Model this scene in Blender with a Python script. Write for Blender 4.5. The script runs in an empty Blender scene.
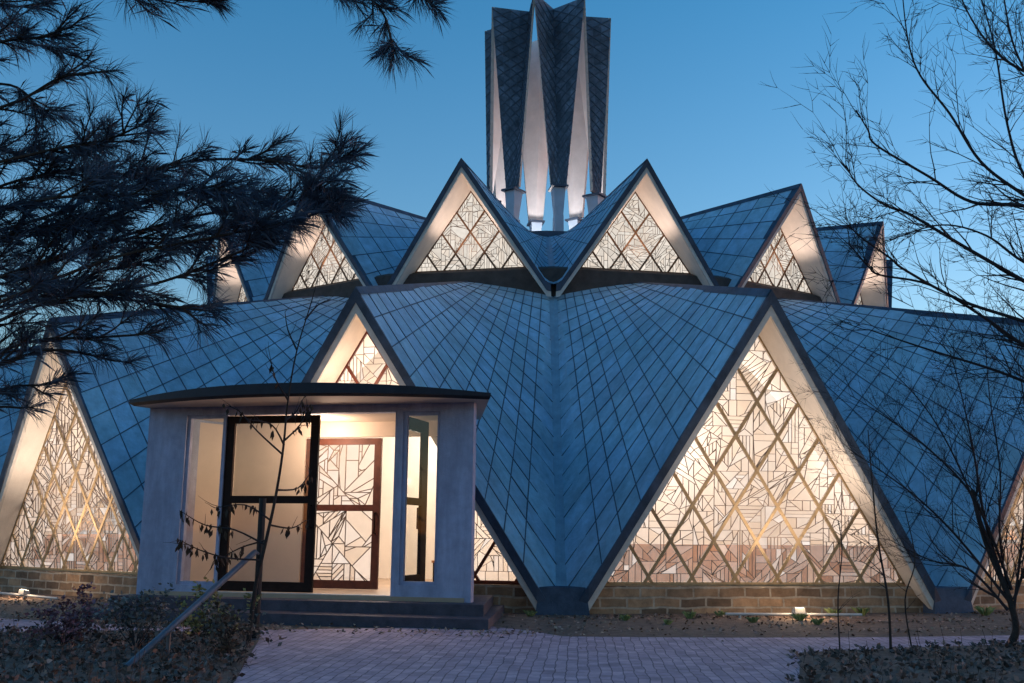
import bpy, math, random
from mathutils import Vector, Matrix
R_ = math.radians
PI = math.pi
V3 = Vector
scene = bpy.context.scene
COL = scene.collection

# ------------------------------------------------------------------ camera
F_PX, YAW, PITCH, ROLL, EYE, DIST = 1012.3, -0.034, 0.187, 0.010, 1.26, 33.226
CAM = V3((0, -DIST, EYE))
_X = V3((math.cos(YAW), -math.sin(YAW), 0)); _H = V3((math.sin(YAW), math.cos(YAW), 0))
_F = _H * math.cos(PITCH) + V3((0, 0, 1)) * math.sin(PITCH)
_U = -_H * math.sin(PITCH) + V3((0, 0, 1)) * math.cos(PITCH)
CR = _X * math.cos(ROLL) + _U * math.sin(ROLL)
CU = _U * math.cos(ROLL) - _X * math.sin(ROLL)
cam_data = bpy.data.cameras.new('camera')
cam_data.sensor_width = 36.0; cam_data.lens = F_PX / 1024 * 36.0
cam_data.clip_start = 0.05; cam_data.clip_end = 3000
cam = bpy.data.objects.new('camera', cam_data); COL.objects.link(cam)
M = Matrix.Identity(4)
for i in range(3):
    M[i][0] = CR[i]; M[i][1] = CU[i]; M[i][2] = -_F[i]; M[i][3] = CAM[i]
cam.matrix_world = M
scene.camera = cam

def at(px, py, d):
    """world point that the photograph shows at pixel px,py, d metres out along the ground"""
    w = _F * F_PX + CR * (px - 512) - CU * (py - 341.5)
    return CAM + w * (d / math.hypot(w.x, w.y))
def on_ground(px, py, z=0.0):
    w = _F * F_PX + CR * (px - 512) - CU * (py - 341.5)
    return CAM + w * ((z - EYE) / w.z)

# ------------------------------------------------------------------ sky, dusk light
SUN_EL, SUN_AZ = R_(2.0), R_(70)
world = bpy.data.worlds.new('World'); scene.world = world; world.use_nodes = True
wt = world.node_tree; wt.nodes.clear()
wo = wt.nodes.new('ShaderNodeOutputWorld'); bg = wt.nodes.new('ShaderNodeBackground')
sky = wt.nodes.new('ShaderNodeTexSky'); sky.sky_type = 'NISHITA'; sky.sun_disc = False
sky.sun_elevation = SUN_EL; sky.sun_rotation = SUN_AZ
sky.altitude = 200; sky.air_density = 1.0; sky.dust_density = 0.4; sky.ozone_density = 4.2
mx = wt.nodes.new('ShaderNodeMix'); mx.data_type = 'RGBA'; mx.blend_type = 'MULTIPLY'; mx.inputs[0].default_value = 1.0
gtc = wt.nodes.new('ShaderNodeTexCoord'); gsx = wt.nodes.new('ShaderNodeSeparateXYZ'); grp = wt.nodes.new('ShaderNodeValToRGB')
wt.links.new(gtc.outputs['Generated'], gsx.inputs[0]); wt.links.new(gsx.outputs[2], grp.inputs[0]); wt.links.new(grp.outputs[0], mx.inputs[7])
grp.color_ramp.elements[0].position = .22; grp.color_ramp.elements[0].color = (2.1, 1.28, .90, 1)   # paler dusk air toward the horizon
grp.color_ramp.elements[1].position = .50; grp.color_ramp.elements[1].color = (.95, 1.15, .90, 1)
wt.links.new(sky.outputs[0], mx.inputs[6]); wt.links.new(mx.outputs[2], bg.inputs[0]); wt.links.new(bg.outputs[0], wo.inputs[0])
bg.inputs[1].default_value = 0.13
sun_d = bpy.data.lights.new('sun', 'SUN'); sun_d.energy = 0.05; sun_d.angle = R_(25); sun_d.color = (1.0, 0.62, 0.66)
sun = bpy.data.objects.new('sun', sun_d); COL.objects.link(sun)
_sd = V3((math.sin(SUN_AZ) * math.cos(R_(14)), math.cos(SUN_AZ) * math.cos(R_(14)), math.sin(R_(14))))
sun.rotation_euler = _sd.to_track_quat('Z', 'Y').to_euler()
scene.view_settings.view_transform = 'Standard'; scene.view_settings.look = 'None'
scene.view_settings.exposure = 2.5; scene.view_settings.gamma = 1.0
scene.cycles.use_denoising = True
scene.cycles.max_bounces = 6; scene.cycles.transparent_max_bounces = 12
scene.cycles.sample_clamp_indirect = 4.0
scene.cycles.caustics_reflective = False; scene.cycles.caustics_refractive = False

# ------------------------------------------------------------------ materials
def lin(r, g, b):
    f = lambda c: (c / 255 / 12.92) if c <= 10 else ((c / 255 + .055) / 1.055) ** 2.4
    return (f(r), f(g), f(b))
def mat(name, col, rough=.7, noise=0.0, nscale=8.0, bump=0.0, bscale=30.0, tint=False, spec=.3, metal=0.0, col2=None, stain=0.0, sscale=(1, 1, 1)):
    m = bpy.data.materials.new(name); m.use_nodes = True
    t = m.node_tree; p = t.nodes['Principled BSDF']; L = t.links.new
    p.inputs['Roughness'].default_value = rough; p.inputs['Metallic'].default_value = metal
    p.inputs['Specular IOR Level'].default_value = spec
    tc = t.nodes.new('ShaderNodeTexCoord')
    n = t.nodes.new('ShaderNodeTexNoise'); n.inputs['Scale'].default_value = nscale; n.inputs['Detail'].default_value = 6
    n.inputs['Roughness'].default_value = .65
    L(tc.outputs['Object'], n.inputs['Vector'])
    r = t.nodes.new('ShaderNodeValToRGB')
    c2 = col2 if col2 else [max(0, c * (1 - noise)) for c in col]
    c1 = col if col2 else [c * (1 + noise * .6) for c in col]
    r.color_ramp.elements[0].position = .33; r.color_ramp.elements[1].position = .67
    r.color_ramp.elements[0].color = (*c2, 1); r.color_ramp.elements[1].color = (*c1, 1)
    L(n.outputs[0], r.inputs[0]); out = r.outputs[0]
    if stain:
        mp = t.nodes.new('ShaderNodeMapping'); mp.inputs['Scale'].default_value = sscale; L(tc.outputs['Object'], mp.inputs[0])
        n3 = t.nodes.new('ShaderNodeTexNoise'); n3.inputs['Scale'].default_value = 1; n3.inputs['Detail'].default_value = 9; n3.inputs['Roughness'].default_value = .68
        L(mp.outputs[0], n3.inputs['Vector'])
        r3 = t.nodes.new('ShaderNodeMapRange'); r3.inputs[1].default_value = .34; r3.inputs[2].default_value = .66; r3.inputs[3].default_value = 1 - stain; r3.inputs[4].default_value = 1 + stain * .35
        L(n3.outputs[0], r3.inputs[0])
        q3 = t.nodes.new('ShaderNodeVectorMath'); q3.operation = 'SCALE'; L(out, q3.inputs[0]); L(r3.outputs[0], q3.inputs['Scale']); out = q3.outputs[0]
    if tint:
        a = t.nodes.new('ShaderNodeAttribute'); a.attribute_name = 'tint'
        q = t.nodes.new('ShaderNodeMix'); q.data_type = 'RGBA'; q.blend_type = 'MULTIPLY'; q.inputs[0].default_value = 1
        L(out, q.inputs[6]); L(a.outputs['Color'], q.inputs[7]); out = q.outputs[2]
    L(out, p.inputs['Base Color'])
    if bump:
        n2 = t.nodes.new('ShaderNodeTexNoise'); n2.inputs['Scale'].default_value = bscale; n2.inputs['Detail'].default_value = 8
        L(tc.outputs['Object'], n2.inputs['Vector'])
        b = t.nodes.new('ShaderNodeBump'); b.inputs['Strength'].default_value = bump; b.inputs['Distance'].default_value = .02
        L(n2.outputs[0], b.inputs['Height']); L(b.outputs[0], p.inputs['Normal'])
    return m

def brick_mat(name, c1, c2, mortar, bw, rh, ms, rough=.85, rot=(0, 0, 0), bump=.5, noise=.35, squash=1.0, offs=.5):
    m = bpy.data.materials.new(name); m.use_nodes = True
    t = m.node_tree; p = t.nodes['Principled BSDF']; L = t.links.new
    p.inputs['Roughness'].default_value = rough; p.inputs['Specular IOR Level'].default_value = .25
    uv = t.nodes.new('ShaderNodeUVMap'); uv.uv_map = 'UVMap'
    wob = t.nodes.new('ShaderNodeTexNoise'); wob.inputs['Scale'].default_value = 2.2; wob.inputs['Detail'].default_value = 3
    L(uv.outputs[0], wob.inputs['Vector'])
    sub = t.nodes.new('ShaderNodeVectorMath'); sub.operation = 'SCALE'; sub.inputs['Scale'].default_value = .075
    L(wob.outputs['Color'], sub.inputs[0])
    add = t.nodes.new('ShaderNodeVectorMath'); add.operation = 'ADD'
    L(uv.outputs[0], add.inputs[0]); L(sub.outputs[0], add.inputs[1])
    mp = t.nodes.new('ShaderNodeMapping'); mp.inputs['Rotation'].default_value = rot
    L(add.outputs[0], mp.inputs['Vector'])
    b = t.nodes.new('ShaderNodeTexBrick'); b.inputs['Scale'].default_value = 1
    b.inputs['Brick Width'].default_value = bw; b.inputs['Row Height'].default_value = rh; b.inputs['Mortar Size'].default_value = ms
    b.inputs['Mortar Smooth'].default_value = .2; b.offset = offs; b.inputs['Bias'].default_value = 0
    b.inputs['Color1'].default_value = (*c1, 1); b.inputs['Color2'].default_value = (*c2, 1); b.inputs['Mortar'].default_value = (*mortar, 1)
    L(mp.outputs[0], b.inputs['Vector'])
    n = t.nodes.new('ShaderNodeTexNoise'); n.inputs['Scale'].default_value = 3.5; n.inputs['Detail'].default_value = 8; n.inputs['Roughness'].default_value = .7
    L(uv.outputs[0], n.inputs['Vector'])
    r = t.nodes.new('ShaderNodeValToRGB'); r.color_ramp.elements[0].position = .3; r.color_ramp.elements[1].position = .7
    r.color_ramp.elements[0].color = (1 - noise,) * 3 + (1,); r.color_ramp.elements[1].color = (1 + noise * .4,) * 3 + (1,)
    L(n.outputs[0], r.inputs[0])
    q = t.nodes.new('ShaderNodeMix'); q.data_type = 'RGBA'; q.blend_type = 'MULTIPLY'; q.inputs[0].default_value = 1
    L(b.outputs['Color'], q.inputs[6]); L(r.outputs[0], q.inputs[7]); L(q.outputs[2], p.inputs['Base Color'])
    mm = t.nodes.new('ShaderNodeMath'); mm.operation = 'MULTIPLY_ADD'; mm.inputs[1].default_value = .5
    L(n.outputs[0], mm.inputs[0]); 
    inv = t.nodes.new('ShaderNodeMath'); inv.operation = 'SUBTRACT'; inv.inputs[0].default_value = 1; L(b.outputs['Fac'], inv.inputs[1])
    L(inv.outputs[0], mm.inputs[2])
    bp = t.nodes.new('ShaderNodeBump'); bp.inputs['Strength'].default_value = bump; bp.inputs['Distance'].default_value = .015
    L(mm.outputs[0], bp.inputs['Height']); L(bp.outputs[0], p.inputs['Normal'])
    return m

def pane_mat(name, strength, see):
    """lit art glass: it glows with the room behind it and lets a part of that room show through"""
    m = bpy.data.materials.new(name); m.use_nodes = True
    t = m.node_tree; L = t.links.new; t.nodes.clear()
    o = t.nodes.new('ShaderNodeOutputMaterial'); mxs = t.nodes.new('ShaderNodeMixShader')
    e = t.nodes.new('ShaderNodeEmission'); e.inputs[1].default_value = strength
    tr = t.nodes.new('ShaderNodeBsdfTransparent')
    a = t.nodes.new('ShaderNodeAttribute'); a.attribute_name = 'tint'
    tc = t.nodes.new('ShaderNodeTexCoord'); n = t.nodes.new('ShaderNodeTexNoise'); n.inputs['Scale'].default_value = 9; n.inputs['Detail'].default_value = 5
    L(tc.outputs['Object'], n.inputs['Vector'])
    r = t.nodes.new('ShaderNodeMapRange'); r.inputs[1].default_value = .3; r.inputs[2].default_value = .7; r.inputs[3].default_value = .86; r.inputs[4].default_value = 1.08
    L(n.outputs[0], r.inputs[0])
    q = t.nodes.new('ShaderNodeVectorMath'); q.operation = 'SCALE'; L(a.outputs['Color'], q.inputs[0]); L(r.outputs[0], q.inputs['Scale'])
    L(q.outputs[0], e.inputs[0])
    mr = t.nodes.new('ShaderNodeMath'); mr.operation = 'MULTIPLY'; mr.inputs[1].default_value = see
    L(a.outputs['Alpha'], mr.inputs[0])
    L(mr.outputs[0], mxs.inputs[0]); L(e.outputs[0], mxs.inputs[1]); L(tr.outputs[0], mxs.inputs[2]); L(mxs.outputs[0], o.inputs[0])
    return m
def glass_mat(name):
    m = bpy.data.materials.new(name); m.use_nodes = True
    t = m.node_tree; L = t.links.new; t.nodes.clear()
    o = t.nodes.new('ShaderNodeOutputMaterial'); mxs = t.nodes.new('ShaderNodeMixShader')
    g = t.nodes.new('ShaderNodeBsdfGlossy'); g.inputs['Roughness'].default_value = .03
    tr = t.nodes.new('ShaderNodeBsdfTransparent'); tr.inputs[0].default_value = (.92, .93, .92, 1)
    mxs.inputs[0].default_value = .07
    L(tr.outputs[0], mxs.inputs[1]); L(g.outputs[0], mxs.inputs[2]); L(mxs.outputs[0], o.inputs[0])
    return m
def emit_mat(name, col, s):
    m = bpy.data.materials.new(name); m.use_nodes = True
    p = m.node_tree.nodes['Principled BSDF']; p.inputs['Base Color'].default_value = (.8, .8, .8, 1)
    p.inputs['Emission Color'].default_value = (*col, 1); p.inputs['Emission Strength'].default_value = s
    return m

MT = {
 'slate': mat('roof_slate', (.345, .54, .67), .58, .18, 5.0, .5, 22, tint=True, spec=.3, stain=.27, sscale=(1.3, 1.3, .5)),
 'seam': mat('roof_seam', (.075, .105, .145), .7, .2),
 'flash': mat('valley_metal', (.21, .34, .44), .5, .2, 4, .1, 20),
 'board': mat('edge_metal', (.05, .075, .12), .5, .3, 5, .2, 20, stain=.35, sscale=(3, 3, 1)),
 'trim': mat('pale_trim', (.58, .54, .50), .6, .15, 6),
 'soffit': mat('cream_stucco', (.80, .72, .64), .8, .06, 2.5, .2, 50, stain=.14, sscale=(1.6, 1.6, .6)),
 'foot': mat('dark_concrete', (.06, .085, .13), .8, .3, 6, .3, 40),
 'curb': mat('brown_curb', (.075, .06, .055), .8, .3, 4, .2, 30),
 'stone': brick_mat('stone_courses', (.44, .28, .17), (.15, .10, .07), (.44, .36, .28), .44, .155, .018, noise=.55, bump=.8),
 'lattice': mat('tan_wood', (.40, .275, .15), .6, .25, 12, tint=False),
 'lattice_brown': mat('brown_wood', (.20, .10, .05), .6, .25, 12),
 'lattice_red': mat('red_wood', (.13, .035, .02), .55, .25, 12),
 'lead': mat('lead_came', (.15, .105, .08), .6, .2),
 'pane': pane_mat('lit_art_glass', .20, .80),
 'pane_up': pane_mat('lit_upper_glass', .175, .15),
 'spire': mat('spire_slate_shaded', (.12, .165, .215), .6, .35, 4, .3, 40, tint=True, stain=.3, sscale=(2, 2, .6)),  # darker copy of the roof slate, shade of upright shells put into colour
 'spire_in': mat('spire_lining', (.82, .77, .75), .8, .10, 2.0, .1, 40),
 'pale': mat('pale_paint', (.38, .47, .58), .7, .1, 4),
 'plaster': mat('warm_plaster', (.62, .52, .44), .85, .06, 2),
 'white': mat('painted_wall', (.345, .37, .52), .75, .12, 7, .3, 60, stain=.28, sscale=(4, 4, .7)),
 'canopy': mat('canopy_metal', (.016, .018, .028), .6, .3, 5),
 'door': mat('dark_door', (.022, .010, .008), .6, .3, 9, spec=.12),
 'door_red': mat('red_brown_door', (.11, .035, .022), .55, .3, 9),
 'glass': glass_mat('clear_glass'),
 'step': mat('step_concrete', (.075, .065, .085), .8, .3, 5, .3, 50),
 'oak': mat('oak_panel', (.50, .21, .075), .6, .25, 3, .1, 20),
 'nave': mat('nave_plaster', (.80, .74, .66), .85, .05, 2),
 'tile': mat('floor_tile', (.38, .28, .20), .5, .15, 5),
 'mulch': mat('mulch_soil', (.11, .075, .06), .95, .55, 7, 1.0, 55, col2=(.22, .15, .115)),
 'lawn': mat('winter_lawn', (.055, .05, .03), .95, .4, 2, 1.0, 60),
 'pavers': brick_mat('pavers', (.57, .40, .45), (.40, .28, .33), (.20, .14, .165), .21, .105, .006, rot=(0, 0, R_(92)), bump=.5, noise=.42),
 'bark': mat('bark', (.035, .027, .024), .9, .4, 20, .5, 60),
 'twig': mat('twig', (.028, .022, .024), .85, .3, 20),
 'pinebark': mat('pine_bark', (.045, .032, .026), .9, .4, 15, .6, 50),
 'needle': mat('pine_needles', (.055, .080, .125), .6, .4, 3, tint=True),
 'leafdry': mat('dry_leaves', (.045, .028, .018), .8, .4, 9, tint=True),
 'ground_leaf': mat('bed_leaves', (.135, .11, .10), .7, .5, 3, tint=True),
 'litter': mat('leaf_litter', (.30, .21, .15), .9, .5, 9, tint=True),
 'tuft': mat('green_blades', (.26, .30, .14), .7, .3, 9, tint=True),
 'rail': mat('rail_steel', (.10, .12, .15), .4, .2, 9, metal=.3),
 'post': mat('dark_post', (.016, .015, .018), .6, .3, 9),
 'conduit': mat('white_conduit', (.45, .45, .44), .6, .15, 9),
 'lampface': emit_mat('lamp_face', (1.0, .86, .62), 1.6),
 'lampglobe': emit_mat('lamp_globe', (1.0, .9, .75), 1.0),
}

# ------------------------------------------------------------------ helpers
class MB:
    def __init__(s): s.v = []; s.f = []; s.m = []; s.t = []; s.uv = []
    def face(s, pts, mi=0, tint=(1, 1, 1, 1), uv=None):
        b = len(s.v); s.v += [tuple(p) for p in pts]; s.f.append(tuple(range(b, b + len(pts)))); s.m.append(mi); s.t.append(tint); s.uv.append(uv)
    def grid(s, rows, mi=0, tint=(1, 1, 1, 1), uvs=None, flip=False):
        b = len(s.v); n = len(rows[0])
        for r in rows: s.v += [tuple(p) for p in r]
        for i in range(len(rows) - 1):
            for j in range(n - 1):
                q = (b + i * n + j, b + i * n + j + 1, b + (i + 1) * n + j + 1, b + (i + 1) * n + j)
                s.f.append(q[::-1] if flip else q); s.m.append(mi); s.t.append(tint)
                if uvs:
                    w = (uvs[i][j], uvs[i][j + 1], uvs[i + 1][j + 1], uvs[i + 1][j]); s.uv.append(w[::-1] if flip else w)
                else: s.uv.append(None)
    def hexa(s, p, mi=0, tint=(1, 1, 1, 1)):
        b = len(s.v); s.v += [tuple(q) for q in p]
        for f in ((0, 3, 2, 1), (4, 5, 6, 7), (0, 1, 5, 4), (1, 2, 6, 5), (2, 3, 7, 6), (3, 0, 4, 7)):
            s.f.append(tuple(b + i for i in f)); s.m.append(mi); s.t.append(tint); s.uv.append(None)
    def box(s, o, ax, ay, az, mi=0, tint=(1, 1, 1, 1)):
        """o = corner, three edge vectors"""
        o, ax, ay, az = V3(o), V3(ax), V3(ay), V3(az)
        s.hexa([o, o + ax, o + ax + ay, o + ay, o + az, o + ax + az, o + ax + ay + az, o + ay + az], mi, tint)
    def bar(s, a, b, side, nrm, w, d, mi=0):
        """flat bar from a to b; side = in-plane across, nrm = outward"""
        a, b = V3(a), V3(b)
        x = side * (w / 2); y = nrm * d
        s.hexa([a - x, a + x, b + x, b - x, a - x + y, a + x + y, b + x + y, b - x + y], mi)
    def tube(s, pts, radii, sides=6, mi=0, tint=(1, 1, 1, 1), cap=True):
        pts = [V3(p) for p in pts]; b = len(s.v); n = len(pts); prev = None
        for i, p in enumerate(pts):
            d = (pts[min(i + 1, n - 1)] - pts[max(i - 1, 0)])
            d = d.normalized() if d.length > 1e-9 else V3((0, 0, 1))
            u = d.orthogonal().normalized() if prev is None else (prev - d * prev.dot(d))
            u = u.normalized() if u.length > 1e-6 else d.orthogonal().normalized()
            prev = u; w = d.cross(u)
            for k in range(sides):
                a = 2 * PI * k / sides
                s.v.append(tuple(p + (u * math.cos(a) + w * math.sin(a)) * radii[i]))
        for i in range(n - 1):
            for k in range(sides):
                k2 = (k + 1) % sides
                s.f.append((b + i * sides + k, b + i * sides + k2, b + (i + 1) * sides + k2, b + (i + 1) * sides + k)); s.m.append(mi); s.t.append(tint); s.uv.append(None)
        if cap and sides > 3:
            s.f.append(tuple(b + k for k in range(sides))[::-1]); s.m.append(mi); s.t.append(tint); s.uv.append(None)
            s.f.append(tuple(b + (n - 1) * sides + k for k in range(sides))); s.m.append(mi); s.t.append(tint); s.uv.append(None)
    def lathe(s, c, prof, sides=16, mi=0):
        rows = [[V3(c) + V3((r * math.cos(2 * PI * k / sides), r * math.sin(2 * PI * k / sides), z)) for k in range(sides + 1)] for r, z in prof]
        s.grid(rows, mi)
    def build(s, name, mats, parent=None, smooth=False):
        me = bpy.data.meshes.new(name); me.from_pydata(s.v, [], s.f)
        for m in (mats if isinstance(mats, (list, tuple)) else [mats]): me.materials.append(MT[m])
        me.polygons.foreach_set('material_index', s.m)
        if smooth: me.polygons.foreach_set('use_smooth', [True] * len(s.f))
        if any(t != (1, 1, 1, 1) for t in s.t):
            a = me.color_attributes.new('tint', 'FLOAT_COLOR', 'CORNER'); buf = []
            for f, t in zip(s.f, s.t): buf += list(t) * len(f)
            a.data.foreach_set('color', buf)
        else:
            a = me.color_attributes.new('tint', 'FLOAT_COLOR', 'CORNER'); a.data.foreach_set('color', [1.0] * (4 * sum(len(f) for f in s.f)))
        if any(u for u in s.uv):
            l = me.uv_layers.new(name='UVMap'); buf = []
            for f, u in zip(s.f, s.uv):
                for k in range(len(f)): buf += list(u[k]) if u else [0, 0]
            l.data.foreach_set('uv', buf)
        me.update()
        o = bpy.data.objects.new(name, me); COL.objects.link(o)
        if parent: o.parent = parent
        return o
def thing(name, label, cat, loc=(0, 0, 0), group=None):
    o = bpy.data.objects.new(name, None); o.empty_display_size = .2; COL.objects.link(o); o.location = loc
    o['label'] = label; o['category'] = cat
    if group: o['group'] = group
    return o
def tag(o, label, cat, group=None):
    o['label'] = label; o['category'] = cat
    if group: o['group'] = group
    return o
def setting(o, kind='structure', label=None, cat=None):
    o['kind'] = kind
    if label: o['label'] = label
    if cat: o['category'] = cat
    return o
def lamp(name, loc, energy, col, size=.15, spot=None, target=None, parent=None):
    d = bpy.data.lights.new(name, 'SPOT' if spot else 'POINT'); d.energy = energy; d.color = col; d.shadow_soft_size = size
    o = bpy.data.objects.new(name, d); COL.objects.link(o); o.location = loc
    if spot:
        d.spot_size = R_(spot); d.spot_blend = .8
        o.rotation_euler = (V3(loc) - V3(target)).to_track_quat('Z', 'Y').to_euler()
    if parent: o.parent = parent
    return o

# ------------------------------------------------------------------ church geometry
NF = 16; STEP = 2 * PI / NF; A0 = .016
def rad(k): a = A0 + k * STEP; return V3((math.sin(a), -math.cos(a), 0))
def tan_(k): a = A0 + k * STEP; return V3((math.cos(a), math.sin(a), 0))
UPV = V3((0, 0, 1))
def pol(R, k, z, t=0.0): return rad(k) * R + tan_(k) * t + UPV * z

church = thing('church', 'large round church with folded slate gables, lit art glass windows and a flared spire', 'church')

def lerp(a, b, t): return a + (b - a) * t
def fold_half(k, sg, F, E, A, I, Vv, te=.03):
    """ruled half of a roof fold: s from the gable edge (0) in to the drum (1), t from the valley (0) to the ridge (1)"""
    def c0(t): return lerp(F, E, t / te) if t < te else lerp(E, A, (t - te) / (1 - te))
    def S(s, t): return lerp(c0(t), lerp(Vv, I, t), s)
    return S
def snormal(S, s, t, ref):
    e = 1e-3; s = min(max(s, .002), .998); t = min(max(t, .002), .998)
    n = (S(s + e, t) - S(s - e, t)).cross(S(s, t + e) - S(s, t - e))
    if n.length < 1e-12: return ref
    n.normalize()
    return n if n.dot(ref) > 0 else -n
def seam(mb, S, path, ref, w=.035, h=.014, mi=1):
    P = [S(*p) for p in path]; N = [snormal(S, p[0], p[1], ref) for p in path]
    rows = []
    for i in range(len(P)):
        d = P[min(i + 1, len(P) - 1)] - P[max(i - 1, 0)]
        sd = d.cross(N[i]).normalized() * (w / 2); n = N[i] * h
        rows.append([P[i] - sd - N[i] * .01, P[i] - sd + n, P[i] + sd + n, P[i] + sd - N[i] * .01])
    mb.grid(rows, mi)

def build_fold(k, prm, nS, nT, mats, names, spow=1.0, seamw=.035):
    (RF, zF, bw), (ew, RE, zE), (RA, zA), (RI, zI), (RV, zV, vw), off, inn, flash_name = prm
    rng = random.Random(int(k * 31 + nS))
    shell = MB(); edge = MB(); sof = MB(); fl = MB()
    fns = {}
    for sg in (-1, 1):
        F = pol(RF, k, zF, sg * bw); E = pol(RE, k, zE, sg * ew)
        A = pol(RA, k + sg * .5, zA); I = pol(RI, k + sg * .5, zI); Vv = pol(RV, k, zV, sg * vw)
        S = fold_half(k, sg, F, E, A, I, Vv); fns[sg] = S
        ref = rad(k) * .7 + UPV * .7
        ss = [(i / nS) ** spow for i in range(nS + 1)]; tt = [j / nT for j in range(nT + 1)]
        for i in range(nS):
            for j in range(nT):
                g = rng.uniform(.90, 1.07); tint = (g * rng.uniform(.97, 1.03), g, g * rng.uniform(.97, 1.05), 1)
                sub = 3
                lift = rng.uniform(0, .010)
                rows = []
                for a in range(sub + 1):
                    s_ = lerp(ss[i], ss[i + 1], a / sub); row = []
                    for b in range(sub + 1):
                        t_ = lerp(tt[j], tt[j + 1], b / sub)
                        row.append(S(s_, t_) + snormal(S, s_, t_, ref) * lift)
                    rows.append(row)
                shell.grid(rows, 0, tint, flip=(sg < 0))
        nn = 16
        for i in range(1, nS):
            seam(shell, S, [(ss[i], q / nn) for q in range(nn + 1)], ref, seamw)
        for j in range(1, nT):
            seam(shell, S, [(q / nn, tt[j]) for q in range(nn + 1)], ref, seamw)
        # edge boards round the gable side and the soffit strip below
        dn = -UPV * off - rad(k + sg * .5) * inn
        prof = [0.0, .56, 1.0]
        te = .03
        ts = [0, te * .5, te] + [te + (1 - te) * q / 14 for q in range(1, 15)]
        c = [S(0, t) for t in ts]
        up = UPV * .02 + rad(k + sg * .5) * .012
        outw = rad(k + sg * .5)
        # a board 30 mm proud of the slates on the outer side
        edge.grid([[p + up - outw * .22 for p in c], [p + up + outw * .02 for p in c], [p + outw * .02 + dn * prof[1] for p in c], [p + dn * prof[1] for p in c]], 0, flip=(sg > 0))
        edge.grid([[p + dn * prof[1] for p in c], [p + dn for p in c]], 1, flip=(sg > 0))
        ins = -rad(k + sg * .5) * .06
        fns[('under', sg)] = [p + dn + ins for p in c]
        edge.grid([[p + dn for p in c], [p + dn + ins for p in c]], 1, flip=(sg > 0))
        # ridge cap
        rc = [S(q / 12, 1) for q in range(13)]; sd = tan_(k + sg * .5) * (.09 * -sg)
        edge.grid([[p + UPV * .035 for p in rc], [p + sd - UPV * .10 for p in rc]], 0, flip=(sg > 0))
    ln_ = MB()
    for sg in (-1, 1):
        S = fns[sg]; s0 = .05
        ln_.grid([[S(lerp(s0, 1, a / 8), b / 8) - UPV * .32 for b in range(9)] for a in range(9)], 0, flip=(sg > 0))
    # valley flashing between the two halves
    va = [fns[-1](q / 12, 0) for q in range(13)]; vb = [fns[1](q / 12, 0) for q in range(13)]
    nv = (rad(k) * .6 + UPV * .8) * .028
    fl.grid([[p + nv + tan_(k) * -.03 for p in va], [lerp(p, q, .5) + nv * .2 for p, q in zip(va, vb)], [p + nv + tan_(k) * .03 for p in vb]], 0)
    sh = shell.build(names[0], mats, church)
    edge.build('edge_board', ['board', 'trim'], sh)
    ln_.build('ceiling_lining', 'nave', sh)
    fl.build(flash_name, 'flash', sh)
    return sh, fns

# ---- stained glass: a triangle cut by the diagonal lattice, each diamond cut again into irregular pieces
def clip(poly, p, d):
    """split convex 2-D polygon by the line through p along d"""
    n = (-d[1], d[0]); A, B, X = [], [], []
    L = len(poly)
    for i in range(L):
        a, b = poly[i], poly[(i + 1) % L]
        da = (a[0] - p[0]) * n[0] + (a[1] - p[1]) * n[1]; db = (b[0] - p[0]) * n[0] + (b[1] - p[1]) * n[1]
        (A if da >= 0 else B).append(a)
        if (da >= 0) != (db >= 0):
            t = da / (da - db); q = (a[0] + (b[0] - a[0]) * t, a[1] + (b[1] - a[1]) * t); A.append(q); B.append(q); X.append(q)
    return (A if len(A) > 2 else None), (B if len(B) > 2 else None), X
def area(p): return abs(sum(p[i][0] * p[(i + 1) % len(p)][1] - p[(i + 1) % len(p)][0] * p[i][1] for i in range(len(p)))) / 2
def cen(p): return (sum(q[0] for q in p) / len(p), sum(q[1] for q in p) / len(p))
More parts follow.
